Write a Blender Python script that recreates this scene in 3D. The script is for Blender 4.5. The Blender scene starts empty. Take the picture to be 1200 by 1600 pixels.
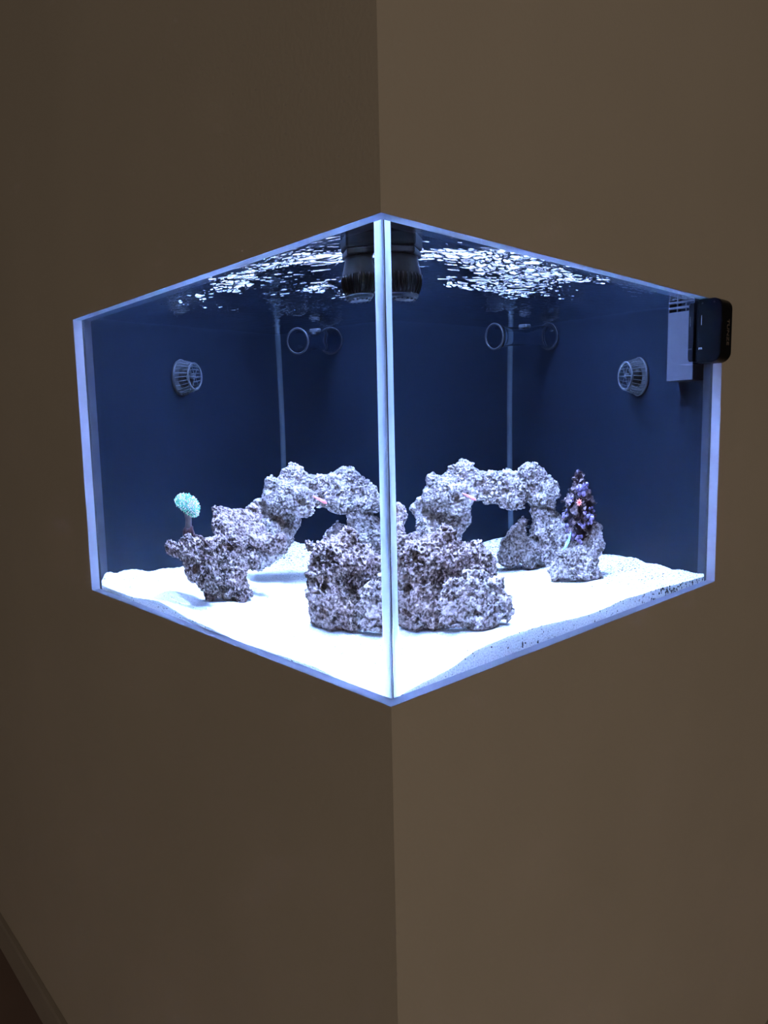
import bpy, bmesh, math, random
import numpy as np
from mathutils import Vector, Matrix
from mathutils.bvhtree import BVHTree

random.seed(7)
rng = np.random.default_rng(7)
scene = bpy.context.scene
COL = scene.collection
PI = math.pi

# ------------------------------------------------------------------ camera
def cam_axes(yaw, pitch, roll):
    f = Vector((math.cos(pitch) * math.cos(yaw), math.cos(pitch) * math.sin(yaw), math.sin(pitch)))
    r = Vector((math.sin(yaw), -math.cos(yaw), 0.0))
    u = r.cross(f)
    c, s = math.cos(roll), math.sin(roll)
    return f, c * r + s * u, -s * r + c * u

cf, cr, cu = cam_axes(0.8209, -0.1161, -0.0215)
cam_data = bpy.data.cameras.new('camera')
cam = bpy.data.objects.new('camera', cam_data)
COL.objects.link(cam)
cam.matrix_world = Matrix(((cr.x, cu.x, -cf.x, -0.4925), (cr.y, cu.y, -cf.y, -0.5240),
                           (cr.z, cu.z, -cf.z, 0.29075), (0, 0, 0, 1)))
cam_data.sensor_fit = 'VERTICAL'
cam_data.sensor_height = 36.0
cam_data.sensor_width = 27.0
cam_data.lens = 1109.0 / 1600.0 * 36.0
cam_data.clip_start = 0.02
scene.camera = cam

# ------------------------------------------------------------------ world, lamps, exposure
world = bpy.data.worlds.new('room_dusk')
scene.world = world
world.use_nodes = True
world.node_tree.nodes['Background'].inputs[0].default_value = (1.0, 0.85, 0.70, 1)
world.node_tree.nodes['Background'].inputs[1].default_value = 0.012

def area(name, loc, target, sx, sy, power, colour):
    d = bpy.data.lights.new(name, 'AREA')
    d.shape = 'RECTANGLE'; d.size = sx; d.size_y = sy
    d.energy = power; d.color = colour
    o = bpy.data.objects.new(name, d)
    COL.objects.link(o)
    o.location = loc
    v = Vector(target) - Vector(loc)
    o.rotation_euler = v.to_track_quat('-Z', 'Y').to_euler()
    return o

area('ceiling_lamp_light', (-5.6, -8.4, 1.3), (0.0, 0.0, 0.2), 2.0, 2.0, 166.0, (1.0, 0.89, 0.79))
area('aquarium_lamp_light', (0.34, 0.34, 0.76), (0.34, 0.34, 0.0), 0.30, 0.30, 90.0, (0.25, 0.42, 1.0))

scene.view_settings.view_transform = 'Standard'
scene.view_settings.look = 'None'
scene.view_settings.gamma = 1.0
scene.view_settings.use_curve_mapping = False
scene.view_settings.exposure = 0.0
cy = scene.cycles
cy.max_bounces = 18
cy.diffuse_bounces = 4
cy.glossy_bounces = 8
cy.transmission_bounces = 16
cy.caustics_refractive = True
cy.caustics_reflective = True
cy.blur_glossy = 0.3
cy.sample_clamp_indirect = 0.0
cy.use_denoising = True

# ------------------------------------------------------------------ helpers
def finish(o, name, parent=None, label=None, cat=None, group=None, kind=None):
    o.name = name
    if parent is not None:
        o.parent = parent
    if label: o['label'] = label
    if cat: o['category'] = cat
    if group: o['group'] = group
    if kind: o['kind'] = kind
    return o

def from_bm(name, bm, mats, parent=None, smooth=False, **kw):
    me = bpy.data.meshes.new(name)
    bm.normal_update()
    bm.to_mesh(me); bm.free()
    for m in (mats if isinstance(mats, (list, tuple)) else [mats]):
        me.materials.append(m)
    if smooth:
        me.polygons.foreach_set('use_smooth', [True] * len(me.polygons))
    o = bpy.data.objects.new(name, me)
    COL.objects.link(o)
    return finish(o, name, parent, **kw)

def from_np(name, co, faces, mats, parent=None, smooth=True, **kw):
    me = bpy.data.meshes.new(name)
    me.from_pydata(co.tolist() if hasattr(co, 'tolist') else co, [], faces.tolist() if hasattr(faces, 'tolist') else faces)
    for m in (mats if isinstance(mats, (list, tuple)) else [mats]):
        me.materials.append(m)
    me.polygons.foreach_set('use_smooth', [smooth] * len(me.polygons))
    me.update()
    o = bpy.data.objects.new(name, me)
    COL.objects.link(o)
    return finish(o, name, parent, **kw)

def empty(name, loc, **kw):
    o = bpy.data.objects.new(name, None)
    COL.objects.link(o)
    o.location = loc
    o.empty_display_size = 0.02
    return finish(o, name, None, **kw)

def bm_box(bm, a, b, bevel=0.0, seg=2, mat=0):
    r = bmesh.ops.create_cube(bm, size=1.0)
    vs = r['verts']
    for v in vs:
        v.co = Vector([(a[i] + b[i]) / 2 + v.co[i] * (b[i] - a[i]) for i in range(3)])
    fs = list({f for v in vs for f in v.link_faces})
    for f in fs: f.material_index = mat
    if bevel > 0:
        es = list({e for v in vs for e in v.link_edges})
        bmesh.ops.bevel(bm, geom=es, offset=bevel, segments=seg, affect='EDGES', profile=0.5)

def bm_lathe(bm, prof, n=40, axis='Z', closed=False):
    """prof: list of (radius, height) -> surface of revolution about the axis"""
    rings = []
    for (r, h) in prof:
        ring = []
        for k in range(n):
            t = 2 * PI * k / n
            p = (r * math.cos(t), r * math.sin(t), h)
            if axis == 'X': p = (h, r * math.cos(t), r * math.sin(t))
            ring.append(bm.verts.new(p))
        rings.append(ring)
    m = len(rings)
    for i in range(m if closed else m - 1):
        a, b = rings[i], rings[(i + 1) % m]
        for k in range(n):
            bm.faces.new((a[k], a[(k + 1) % n], b[(k + 1) % n], b[k]))
    if not closed:
        if prof[0][0] > 1e-6: bm.faces.new(list(reversed(rings[0])))
        if prof[-1][0] > 1e-6: bm.faces.new(rings[-1])
    bmesh.ops.recalc_face_normals(bm, faces=bm.faces[:])

def bm_tube(bm, pts, rad, n=8):
    """round bar through pts (list of Vectors), radius or list of radii"""
    rads = rad if isinstance(rad, (list, tuple)) else [rad] * len(pts)
    rings = []
    up0 = Vector((0.13, 0.31, 0.94))
    for i, p in enumerate(pts):
        d = (pts[min(i + 1, len(pts) - 1)] - pts[max(i - 1, 0)]).normalized()
        a = d.cross(up0)
        if a.length < 1e-3: a = d.cross(Vector((1, 0, 0)))
        a.normalize(); b = d.cross(a)
        rings.append([bm.verts.new(p + rads[i] * (math.cos(2 * PI * k / n) * a + math.sin(2 * PI * k / n) * b)) for k in range(n)])
    for i in range(len(rings) - 1):
        for k in range(n):
            bm.faces.new((rings[i][k], rings[i][(k + 1) % n], rings[i + 1][(k + 1) % n], rings[i + 1][k]))
    bm.faces.new(list(reversed(rings[0]))); bm.faces.new(rings[-1])

# ---- numpy noise
def _hash(ix, iy, iz, seed):
    h = (ix.astype(np.int64) * 374761393 + iy.astype(np.int64) * 668265263 + iz.astype(np.int64) * 2147483647 + seed * 974711) & 0xFFFFFFFF
    h = ((h ^ (h >> 13)) * 1274126177) & 0xFFFFFFFF
    h = ((h ^ (h >> 15)) * 2246822519) & 0xFFFFFFFF
    return (h ^ (h >> 16)) & 0xFFFFFFFF

def vnoise(p, seed=0):
    i = np.floor(p).astype(np.int64); f = p - i
    f = f * f * f * (f * (f * 6 - 15) + 10)
    out = 0
    for dx in (0, 1):
        wx = f[:, 0] if dx else 1 - f[:, 0]
        for dy in (0, 1):
            wy = f[:, 1] if dy else 1 - f[:, 1]
            for dz in (0, 1):
                wz = f[:, 2] if dz else 1 - f[:, 2]
                out = out + wx * wy * wz * (_hash(i[:, 0] + dx, i[:, 1] + dy, i[:, 2] + dz, seed) / 4294967295.0)
    return out * 2 - 1

def fbm(p, octv=3, seed=0):
    s, a = 0, 1.0
    for k in range(octv):
        s = s + a * vnoise(p * (2.03 ** k) + 17.3 * k, seed + k); a *= 0.5
    return s

def worley(p, seed=0):
    i = np.floor(p).astype(np.int64)
    best = np.full(len(p), 9.0)
    for dx in (-1, 0, 1):
        for dy in (-1, 0, 1):
            for dz in (-1, 0, 1):
                c = i + np.array([dx, dy, dz])
                h = _hash(c[:, 0], c[:, 1], c[:, 2], seed)
                q = np.stack([(h & 1023) / 1023.0, ((h >> 10) & 1023) / 1023.0, ((h >> 20) & 1023) / 1023.0], 1) + c
                best = np.minimum(best, ((q - p) ** 2).sum(1))
    return np.sqrt(best)

def sstep(a, b, x):
    t = np.clip((x - a) / (b - a), 0, 1)
    return t * t * (3 - 2 * t)

# ------------------------------------------------------------------ materials
def mat(name):
    m = bpy.data.materials.new(name)
    m.use_nodes = True
    nt = m.node_tree
    return m, nt, nt.nodes['Principled BSDF']

def plain(name, col, rough=0.5, spec=0.5, metal=0.0, var=0.12, scale=60.0, bump=0.0, bscale=200.0):
    """principled material with a little procedural tone variation and grain"""
    m, nt, b = mat(name)
    tc = nt.nodes.new('ShaderNodeTexCoord')
    nz = nt.nodes.new('ShaderNodeTexNoise'); nz.inputs['Scale'].default_value = scale; nz.inputs['Detail'].default_value = 4
    nt.links.new(tc.outputs['Object'], nz.inputs['Vector'])
    rp = nt.nodes.new('ShaderNodeValToRGB')
    rp.color_ramp.elements[0].position = 0.3; rp.color_ramp.elements[1].position = 0.7
    rp.color_ramp.elements[0].color = (*[c * (1 - var) for c in col], 1)
    rp.color_ramp.elements[1].color = (*[min(1, c * (1 + var)) for c in col], 1)
    nt.links.new(nz.outputs['Fac'], rp.inputs['Fac'])
    nt.links.new(rp.outputs['Color'], b.inputs['Base Color'])
    b.inputs['Roughness'].default_value = rough
    b.inputs['Specular IOR Level'].default_value = spec
    b.inputs['Metallic'].default_value = metal
    if bump > 0:
        n2 = nt.nodes.new('ShaderNodeTexNoise'); n2.inputs['Scale'].default_value = bscale; n2.inputs['Detail'].default_value = 3
        nt.links.new(tc.outputs['Object'], n2.inputs['Vector'])
        bp = nt.nodes.new('ShaderNodeBump'); bp.inputs['Strength'].default_value = bump; bp.inputs['Distance'].default_value = 0.002
        nt.links.new(n2.outputs['Fac'], bp.inputs['Height'])
        nt.links.new(bp.outputs['Normal'], b.inputs['Normal'])
    return m

def glass(name, ior, col=(1, 1, 1)):
    m = bpy.data.materials.new(name)
    m.use_nodes = True
    nt = m.node_tree
    nt.nodes.clear()
    g = nt.nodes.new('ShaderNodeBsdfGlass')
    g.inputs['IOR'].default_value = ior
    g.inputs['Roughness'].default_value = 0.0
    g.inputs['Color'].default_value = (*col, 1)
    o = nt.nodes.new('ShaderNodeOutputMaterial')
    nt.links.new(g.outputs[0], o.inputs[0])
    return m

M_WALL = plain('warm_plaster', (0.60, 0.50, 0.375), 0.9, 0.1, var=0.03, scale=3.0, bump=0.15, bscale=160)
M_REVEAL = plain('white_reveal_paint', (0.46, 0.46, 0.50), 0.8, 0.2, var=0.03, scale=20)
M_BASE = plain('painted_baseboard', (0.42, 0.34, 0.26), 0.6, 0.3, var=0.04, scale=8)
M_FLOOR = plain('dark_floor', (0.30, 0.20, 0.16), 0.5, 0.3, var=0.1, scale=4)
M_GLASS = glass('pane_glass', 1.5)
M_GLASS_WATER = glass('pane_glass_to_water', 1.5 / 1.333)
M_SILICONE = glass('clear_silicone', 1.01)
M_GLASS_BOND = glass('pane_glass_to_silicone', 1.5 / 1.42)
M_PIPE_GLASS = glass('clear_pipe_glass', 1.125, (0.96, 0.98, 1.0))
M_WATER = glass('sea_water', 1.333)
M_BACK = plain('dark_backed_glass', (0.0058, 0.0098, 0.0165), 0.35, 0.15, var=0.06, scale=5)
M_BEAD = plain('grey_silicone_bead', (0.040, 0.055, 0.066), 0.45, 0.2, var=0.05, scale=40)
M_BLACK = plain('black_plastic', (0.004, 0.004, 0.005), 0.32, 0.2, var=0.1, scale=50)
M_BLACK_SATIN = plain('satin_black_plastic', (0.006, 0.006, 0.007), 0.45, 0.2, var=0.1, scale=50)
M_GREY = plain('dark_grey_plastic', (0.022, 0.024, 0.026), 0.4, 0.3, var=0.1, scale=80)
M_GREY_L = plain('grey_plastic_rim', (0.060, 0.064, 0.068), 0.35, 0.3, var=0.1, scale=80)
M_RIB = plain('pale_grey_cage_rib', (0.11, 0.115, 0.12), 0.35, 0.3)
M_FLANGE = plain('slate_flange', (0.038, 0.040, 0.043), 0.4, 0.3)
M_PIPE = plain('smoky_pipe_plastic', (0.0055, 0.0075, 0.0105), 0.3, 0.3, var=0.1, scale=40)
M_WHITE = plain('white_acrylic', (0.058, 0.058, 0.066), 0.4, 0.2, var=0.05, scale=30)

def joint_material():
    m = bpy.data.materials.new('clear_joint_silicone')
    m.use_nodes = True
    nt = m.node_tree; nt.nodes.clear()
    tc = nt.nodes.new('ShaderNodeTexCoord')
    mp = nt.nodes.new('ShaderNodeMapping'); mp.inputs['Scale'].default_value = (500, 500, 3)
    nz = nt.nodes.new('ShaderNodeTexNoise'); nz.inputs['Scale'].default_value = 1.0; nz.inputs['Detail'].default_value = 3
    rp = nt.nodes.new('ShaderNodeValToRGB')
    rp.color_ramp.elements[0].position = 0.35; rp.color_ramp.elements[1].position = 0.65
    rp.color_ramp.elements[0].color = (0.80, 0.90, 0.96, 1); rp.color_ramp.elements[1].color = (0.92, 0.95, 0.97, 1)
    nt.links.new(tc.outputs['Object'], mp.inputs[0]); nt.links.new(mp.outputs[0], nz.inputs['Vector'])
    nt.links.new(nz.outputs['Fac'], rp.inputs['Fac'])
    a = nt.nodes.new('ShaderNodeBsdfTranslucent'); d = nt.nodes.new('ShaderNodeBsdfDiffuse')
    nt.links.new(rp.outputs[0], a.inputs[0]); nt.links.new(rp.outputs[0], d.inputs[0])
    x = nt.nodes.new('ShaderNodeMixShader'); x.inputs[0].default_value = 0.15
    nt.links.new(a.outputs[0], x.inputs[1]); nt.links.new(d.outputs[0], x.inputs[2])
    g_ = nt.nodes.new('ShaderNodeBsdfGlass'); g_.inputs['Roughness'].default_value = 0.35; g_.inputs['IOR'].default_value = 1.42
    x2 = nt.nodes.new('ShaderNodeMixShader'); x2.inputs[0].default_value = 0.25
    nt.links.new(x.outputs[0], x2.inputs[1]); nt.links.new(g_.outputs[0], x2.inputs[2])
    o = nt.nodes.new('ShaderNodeOutputMaterial'); nt.links.new(x2.outputs[0], o.inputs[0])
    return m
M_JOINT = joint_material()

def rock_material(name, dark, light, scale=1.0):
    m, nt, b = mat(name)
    tc = nt.nodes.new('ShaderNodeTexCoord')
    n1 = nt.nodes.new('ShaderNodeTexNoise'); n1.inputs['Scale'].default_value = 190 * scale; n1.inputs['Detail'].default_value = 5
    n2 = nt.nodes.new('ShaderNodeTexNoise'); n2.inputs['Scale'].default_value = 38 * scale; n2.inputs['Detail'].default_value = 3
    for n in (n1, n2): nt.links.new(tc.outputs['Object'], n.inputs['Vector'])
    ad = nt.nodes.new('ShaderNodeMath'); ad.operation = 'MULTIPLY_ADD'
    ad.inputs[1].default_value = 0.45
    nt.links.new(n2.outputs['Fac'], ad.inputs[0]); nt.links.new(n1.outputs['Fac'], ad.inputs[2])
    rp = nt.nodes.new('ShaderNodeValToRGB')
    rp.color_ramp.elements[0].position = 0.58; rp.color_ramp.elements[1].position = 0.86
    rp.color_ramp.elements[0].color = (*dark, 1); rp.color_ramp.elements[1].color = (*light, 1)
    nt.links.new(ad.outputs[0], rp.inputs['Fac'])
    nt.links.new(rp.outputs[0], b.inputs['Base Color'])
    b.inputs['Roughness'].default_value = 0.92
    b.inputs['Specular IOR Level'].default_value = 0.1
    v = nt.nodes.new('ShaderNodeTexNoise'); v.inputs['Scale'].default_value = 420; v.inputs['Detail'].default_value = 4
    nt.links.new(tc.outputs['Object'], v.inputs['Vector'])
    bp = nt.nodes.new('ShaderNodeBump'); bp.inputs['Strength'].default_value = 0.6; bp.inputs['Distance'].default_value = 0.0015
    nt.links.new(v.outputs['Fac'], bp.inputs['Height']); nt.links.new(bp.outputs['Normal'], b.inputs['Normal'])
    return m
M_ROCK_BROWN = rock_material('brown_reef_rock', (0.070, 0.046, 0.038), (0.32, 0.237, 0.207))
M_ROCK_MID = rock_material('tan_reef_rock', (0.095, 0.068, 0.058), (0.40, 0.315, 0.280))
M_ROCK_PALE = rock_material('pale_reef_rock', (0.110, 0.087, 0.078), (0.40, 0.335, 0.305))

def sand_material():
    m, nt, b = mat('white_coral_sand')
    tc = nt.nodes.new('ShaderNodeTexCoord')
    n1 = nt.nodes.new('ShaderNodeTexNoise'); n1.inputs['Scale'].default_value = 420; n1.inputs['Detail'].default_value = 2
    nt.links.new(tc.outputs['Object'], n1.inputs['Vector'])
    rp = nt.nodes.new('ShaderNodeValToRGB')
    rp.color_ramp.elements[0].position = 0.36; rp.color_ramp.elements[1].position = 0.56
    rp.color_ramp.elements[0].color = (0.66, 0.64, 0.60, 1); rp.color_ramp.elements[1].color = (0.90, 0.90, 0.87, 1)
    nt.links.new(n1.outputs['Fac'], rp.inputs['Fac'])
    # loose dark grains, more of them in some patches
    n2 = nt.nodes.new('ShaderNodeTexNoise'); n2.inputs['Scale'].default_value = 190; n2.inputs['Detail'].default_value = 1
    n3 = nt.nodes.new('ShaderNodeTexNoise'); n3.inputs['Scale'].default_value = 5.5; n3.inputs['Detail'].default_value = 1
    for n in (n2, n3): nt.links.new(tc.outputs['Object'], n.inputs['Vector'])
    ad = nt.nodes.new('ShaderNodeMath'); ad.operation = 'MULTIPLY_ADD'; ad.inputs[1].default_value = 0.22
    nt.links.new(n3.outputs['Fac'], ad.inputs[0]); nt.links.new(n2.outputs['Fac'], ad.inputs[2])
    sx_ = nt.nodes.new('ShaderNodeSeparateXYZ'); nt.links.new(tc.outputs['Object'], sx_.inputs[0])
    mr = nt.nodes.new('ShaderNodeMapRange'); mr.inputs['From Min'].default_value = 0.50; mr.inputs['From Max'].default_value = 0.70
    mr.inputs['To Min'].default_value = 0.0; mr.inputs['To Max'].default_value = 0.125
    nt.links.new(sx_.outputs['X'], mr.inputs['Value'])
    ad2 = nt.nodes.new('ShaderNodeMath'); ad2.operation = 'ADD'
    nt.links.new(ad.outputs[0], ad2.inputs[0]); nt.links.new(mr.outputs[0], ad2.inputs[1])
    r2 = nt.nodes.new('ShaderNodeValToRGB')
    r2.color_ramp.elements[0].position = 0.80; r2.color_ramp.elements[1].position = 0.83
    nt.links.new(ad2.outputs[0], r2.inputs['Fac'])
    mx = nt.nodes.new('ShaderNodeMixRGB'); mx.inputs[2].default_value = (0.07, 0.055, 0.045, 1)
    nt.links.new(r2.outputs[0], mx.inputs[0]); nt.links.new(rp.outputs[0], mx.inputs[1])
    nt.links.new(mx.outputs[0], b.inputs['Base Color'])
    b.inputs['Roughness'].default_value = 0.95
    b.inputs['Subsurface Weight'].default_value = 0.35
    b.inputs['Subsurface Radius'].default_value = (1.0, 1.0, 1.0)
    b.inputs['Subsurface Scale'].default_value = 0.006
    b.inputs['Specular IOR Level'].default_value = 0.05
    bp = nt.nodes.new('ShaderNodeBump'); bp.inputs['Strength'].default_value = 0.5; bp.inputs['Distance'].default_value = 0.0012
    nt.links.new(n1.outputs['Fac'], bp.inputs['Height']); nt.links.new(bp.outputs['Normal'], b.inputs['Normal'])
    return m
M_SAND = sand_material()

# ------------------------------------------------------------------ the setting
WT = 0.0155                 # plasterboard thickness
OPY, OPX, OPZ = 0.8212, 0.8222, 0.5
ZF, ZT = -1.237, 1.45

def corner_wall(name, opening, length, left):
    """one leg of the projecting corner with its half of the window for the tank"""
    out = [(0, ZF), (length, ZF), (length, ZT), (0, ZT), (0, OPZ), (opening, OPZ), (opening, 0), (0, 0)]
    bm = bmesh.new()
    A, Bk = [], []
    for (s, z) in out:
        si = WT if s == 0 else s
        if left:
            A.append(bm.verts.new((0, s, z))); Bk.append(bm.verts.new((WT, si, z)))
        else:
            A.append(bm.verts.new((s, 0, z))); Bk.append(bm.verts.new((si, WT, z)))
    n = len(out)
    bm.faces.new(A); bm.faces.new(list(reversed(Bk)))
    for k in range(n):
        bm.faces.new((A[k], A[(k + 1) % n], Bk[(k + 1) % n], Bk[k]))
    bmesh.ops.recalc_face_normals(bm, faces=bm.faces[:])
    for f in bm.faces:
        c = f.calc_center_median()
        if f.calc_area() < 0.02 and abs((f.normal.x if left else f.normal.y)) < 0.5 and -0.001 < c.z < OPZ + 0.001: f.material_index = 1
    return from_bm(name, bm, [M_WALL, M_REVEAL], kind='structure')

w = corner_wall('wall_left', OPY, 4.6, True)
w['label'] = 'dim beige plaster wall running left from the projecting corner'
w = corner_wall('wall_right', OPX, 4.6, False)
w['label'] = 'beige plaster wall running right from the projecting corner'

bm = bmesh.new()
bm_box(bm, (-5, -6, ZF - 0.04), (4.6, 4.6, ZF - 0.0005))
from_bm('floor', bm, M_FLOOR, kind='structure', label='dark brownish floor at the foot of the left wall')

for nm, pts in (('baseboard_left', True), ('baseboard_right', False)):
    bm = bmesh.new()
    prof = [(-0.0005, ZF), (-0.013, ZF), (-0.013, ZF + 0.088), (-0.009, ZF + 0.096), (-0.0005, ZF + 0.100)]
    A, Bk = [], []
    for (d, z) in prof:
        if pts: A.append(bm.verts.new((d, d, z))); Bk.append(bm.verts.new((d, 4.6, z)))
        else: A.append(bm.verts.new((d, d, z))); Bk.append(bm.verts.new((4.6, d, z)))
    n = len(prof)
    bm.faces.new(A); bm.faces.new(list(reversed(Bk)))
    for k in range(n): bm.faces.new((A[k], Bk[k], Bk[(k + 1) % n], A[(k + 1) % n]))
    bmesh.ops.recalc_face_normals(bm, faces=bm.faces[:])
    from_bm(nm, bm, M_BASE, kind='structure')

# ------------------------------------------------------------------ the tank
GO, GI = 0.016, 0.028       # outer and inner faces of the front panes
BK = 0.853                  # inner faces of the two back panes
ZB, ZR = -0.022, 0.56       # floor and rim of the tank
WL = 0.511                  # water level

tank = empty('aquarium', (0.44, 0.44, ZB - 0.012),
             label='glass corner aquarium glowing blue in the wall opening, two front panes meeting at the corner', cat='aquarium')
tank_off = Matrix.Translation(-tank.location)

def tank_part(name, bm, mats, **kw):
    bm.transform(tank_off)
    return from_bm(name, bm, mats, tank, **kw)

def front_pane(left):
    a, b = GI + 0.0002, BK + 0.010
    bm = bmesh.new()
    if left: bm_box(bm, (GO, a, ZB), (GI, b, ZR))
    else: bm_box(bm, (a, GO, ZB), (b, GI, ZR))
    bm.normal_update()
    for f in bm.faces:
        n = f.normal
        if (n.x if left else n.y) > 0.9: f.material_index = 1
        if (n.y if left else n.x) < -0.9: f.material_index = 2
    tank_part('front_pane', bm, [M_GLASS, M_GLASS_WATER, M_GLASS_BOND])
front_pane(True); front_pane(False)

# back panes, painted dark
bm = bmesh.new(); bm_box(bm, (GI + 0.0002, BK, ZB), (BK + 0.010, BK + 0.010, ZR)); tank_part('back_pane', bm, M_BACK)
bm = bmesh.new(); bm_box(bm, (BK, GI + 0.0002, ZB), (BK + 0.010, BK - 0.0002, ZR)); tank_part('back_pane', bm, M_BACK)
bm = bmesh.new(); bm_box(bm, (GO, GO, ZB - 0.012), (BK + 0.010, BK + 0.010, ZB - 0.0002)); tank_part('bottom_pane', bm, M_BACK)

# the glued front corner: the polished end of either pane with a thin dark seam between them
def prism(name, poly, mats, z0=ZB, z1=ZR, inner=None, **kw):
    bm = bmesh.new()
    A = [bm.verts.new((x, y, z0)) for x, y in poly]; Bk = [bm.verts.new((x, y, z1)) for x, y in poly]
    n = len(poly)
    bm.faces.new(list(reversed(A))); bm.faces.new(Bk)
    for k in range(n):
        f = bm.faces.new((A[k], A[(k + 1) % n], Bk[(k + 1) % n], Bk[k]))
        if inner is not None:                      # only the outward face is frosted; the faces inside the joint stay clear
            m_ = ((poly[k][0] + poly[(k + 1) % n][0]) / 2, (poly[k][1] + poly[(k + 1) % n][1]) / 2)
            f.material_index = 0 if min(abs(m_[0] - GO), abs(m_[1] - GO)) < 1e-4 else 1
    bmesh.ops.recalc_face_normals(bm, faces=bm.faces[:])
    return tank_part(name, bm, mats, **kw)
g = 0.0005
prism('joint_strip', [(GO, GO), (GO + 0.002, GO), (GO + 0.002, GI), (GO, GI)], [M_JOINT, M_SILICONE], inner=1, label='pale glowing glued edge of the left pane')
prism('joint_strip', [(GO + 0.0034, GO), (GI, GO), (GI, GO + 0.002), (GO + 0.0034, GO + 0.002)], [M_JOINT, M_SILICONE], inner=0, label='pale glowing glued edge of the right pane')

prism('joint_seam', [(GO + 0.0021, GO + 0.0002), (GO + 0.0033, GO + 0.0002), (GO + 0.0033, GO + 0.002), (GO + 0.0021, GO + 0.002)], M_BEAD, label='thin dark seam line')

def bead(cx, cy, sx, sy, r, n=16):
    pts = [(cx, cy)] + [(cx + sx * r * (1 - math.sin(t)), cy + sy * r * (1 - math.cos(t))) for t in [PI / 2 * k / n for k in range(n + 1)]]
    prism('silicone_bead', pts, M_BEAD)
e = 0.0003
bead(BK - e, BK - e, -1, -1, 0.009)
bead(GI + e, BK - e, 1, -1, 0.030)
bead(BK - e, GI + e, -1, 1, 0.030)

def clip_to_beads(p):
    for (x0, y0, sx, sy, r) in ((BK - e, BK - e, -1, -1, 0.009), (GI + e, BK - e, 1, -1, 0.030), (BK - e, GI + e, -1, 1, 0.030)):
        ax_, ay_ = x0 + sx * r, y0 + sy * r
        dx, dy = p[:, 0] - ax_, p[:, 1] - ay_
        d = np.sqrt(dx * dx + dy * dy); lim = r - 0.0005
        k = (dx * sx < 0) & (dy * sy < 0) & (d > lim)
        p[k, 0] = ax_ + dx[k] / d[k] * lim; p[k, 1] = ay_ + dy[k] / d[k] * lim

# water: the rippled surface that fills the tank from pane to pane
def water():
    n = 520
    xs = np.linspace(GI + 0.0006, BK - 0.0006, n)
    X, Y = np.meshgrid(xs, xs, indexing='ij')
    p = np.stack([X.ravel(), Y.ravel(), np.zeros(n * n)], 1)
    u = (p[:, 0] + p[:, 1]) / 1.41421; v = (p[:, 0] - p[:, 1]) / 1.41421
    q = np.stack([u, v, p[:, 2]], 1)
    warp = np.stack([vnoise(q * 14, 5), vnoise(q * 14, 9), 0 * u], 1) * 0.02
    h = 0.55 * vnoise((q + warp) * np.array([125, 50, 1]), 21) + 0.36 * vnoise((q + warp) * np.array([260, 105, 1]), 22) + 0.18 * vnoise((q + warp) * np.array([420, 190, 1]), 23)
    mask = np.exp(-(((u - 0.46) / 0.30) ** 2 + (v / 0.33) ** 2)) * (0.30 + 0.9 * sstep(-0.4, 0.5, vnoise(q * 11, 40)))
    amp = 0.0005 + 0.0032 * mask
    z = WL + amp * h
    z += 0.0012 * vnoise(q * np.array([10, 6, 1]), 31)
    idx = np.arange(n * n).reshape(n, n)
    f = np.stack([idx[:-1, :-1].ravel(), idx[1:, :-1].ravel(), idx[1:, 1:].ravel(), idx[:-1, 1:].ravel()], 1)
    p[:, 2] = z
    clip_to_beads(p)
    return from_np('water', p, f, M_WATER, label='clear rippling sea water filling the corner aquarium', cat='water', kind='stuff')
water()

# ------------------------------------------------------------------ sand
SAND_PTS = np.array([
    (.03, .85, .006), (.03, .68, .004), (.03, .58, .014), (.03, .47, .003), (.03, .32, -.004), (.03, .25, -.001), (.03, .15, .0), (.03, .08, -.005), (.03, .03, -.006),
    (.05, .03, .000), (.115, .03, .006), (.168, .03, .018), (.239, .03, .022), (.326, .03, .019), (.425, .03, .012), (.538, .03, .016), (.658, .03, .013), (.718, .03, .010), (.81, .03, .006), (.85, .03, .004),
    (.096, .85, .024), (.189, .85, .021), (.367, .85, .012), (.6, .85, .018), (.85, .85, .034), (.85, .78, .030), (.85, .62, .020), (.85, .466, .019), (.85, .38, .018), (.85, .30, .012), (.78, .30, .016), (.78, .22, .012), (.85, .2, .006), (.85, .10, .004),
    (.10, .72, .024), (.10, .60, .022), (.15, .48, .016), (.25, .50, .012), (.35, .55, .012), (.20, .30, .011), (.25, .20, .011), (.31, .12, .011), (.40, .20, .011), (.10, .20, .004), (.10, .10, .0), (.2, .4, .010),
    (.45, .40, .010), (.55, .55, .010), (.65, .55, .010), (.62, .30, .011), (.72, .30, .012), (.5, .15, .013), (.65, .12, .014), (.75, .7, .020), (.5, .7, .014), (.35, .72, .014)])

def dense_edge(pts, along):
    pts = np.array(sorted(pts, key=lambda q: q[along]))
    t = np.arange(0.03, 0.851, 0.015)
    z = np.interp(t, pts[:, along], pts[:, 2])
    o = np.full_like(t, 0.028)
    return np.stack([o, t, z], 1) if along == 1 else np.stack([t, o, z], 1)
SAND_PTS = np.vstack([SAND_PTS, dense_edge(SAND_PTS[:9], 1), dense_edge(np.vstack([SAND_PTS[8:9], SAND_PTS[9:20]]), 0)])

def sand_z(x, y):
    d2 = (x[:, None] - SAND_PTS[None, :, 0]) ** 2 + (y[:, None] - SAND_PTS[None, :, 1]) ** 2 + 1.0e-4
    wgt = 1.0 / d2 ** 1.6
    z = (wgt * SAND_PTS[None, :, 2]).sum(1) / wgt.sum(1)
    p = np.stack([x, y, 0 * x], 1)
    return z + 0.0022 * fbm(p * 17, 3, 60) * (0.35 + 0.65 * sstep(0.0, 0.10, np.minimum(x, y) - GI)) + 0.0007 * vnoise(p * 160, 70)

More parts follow.
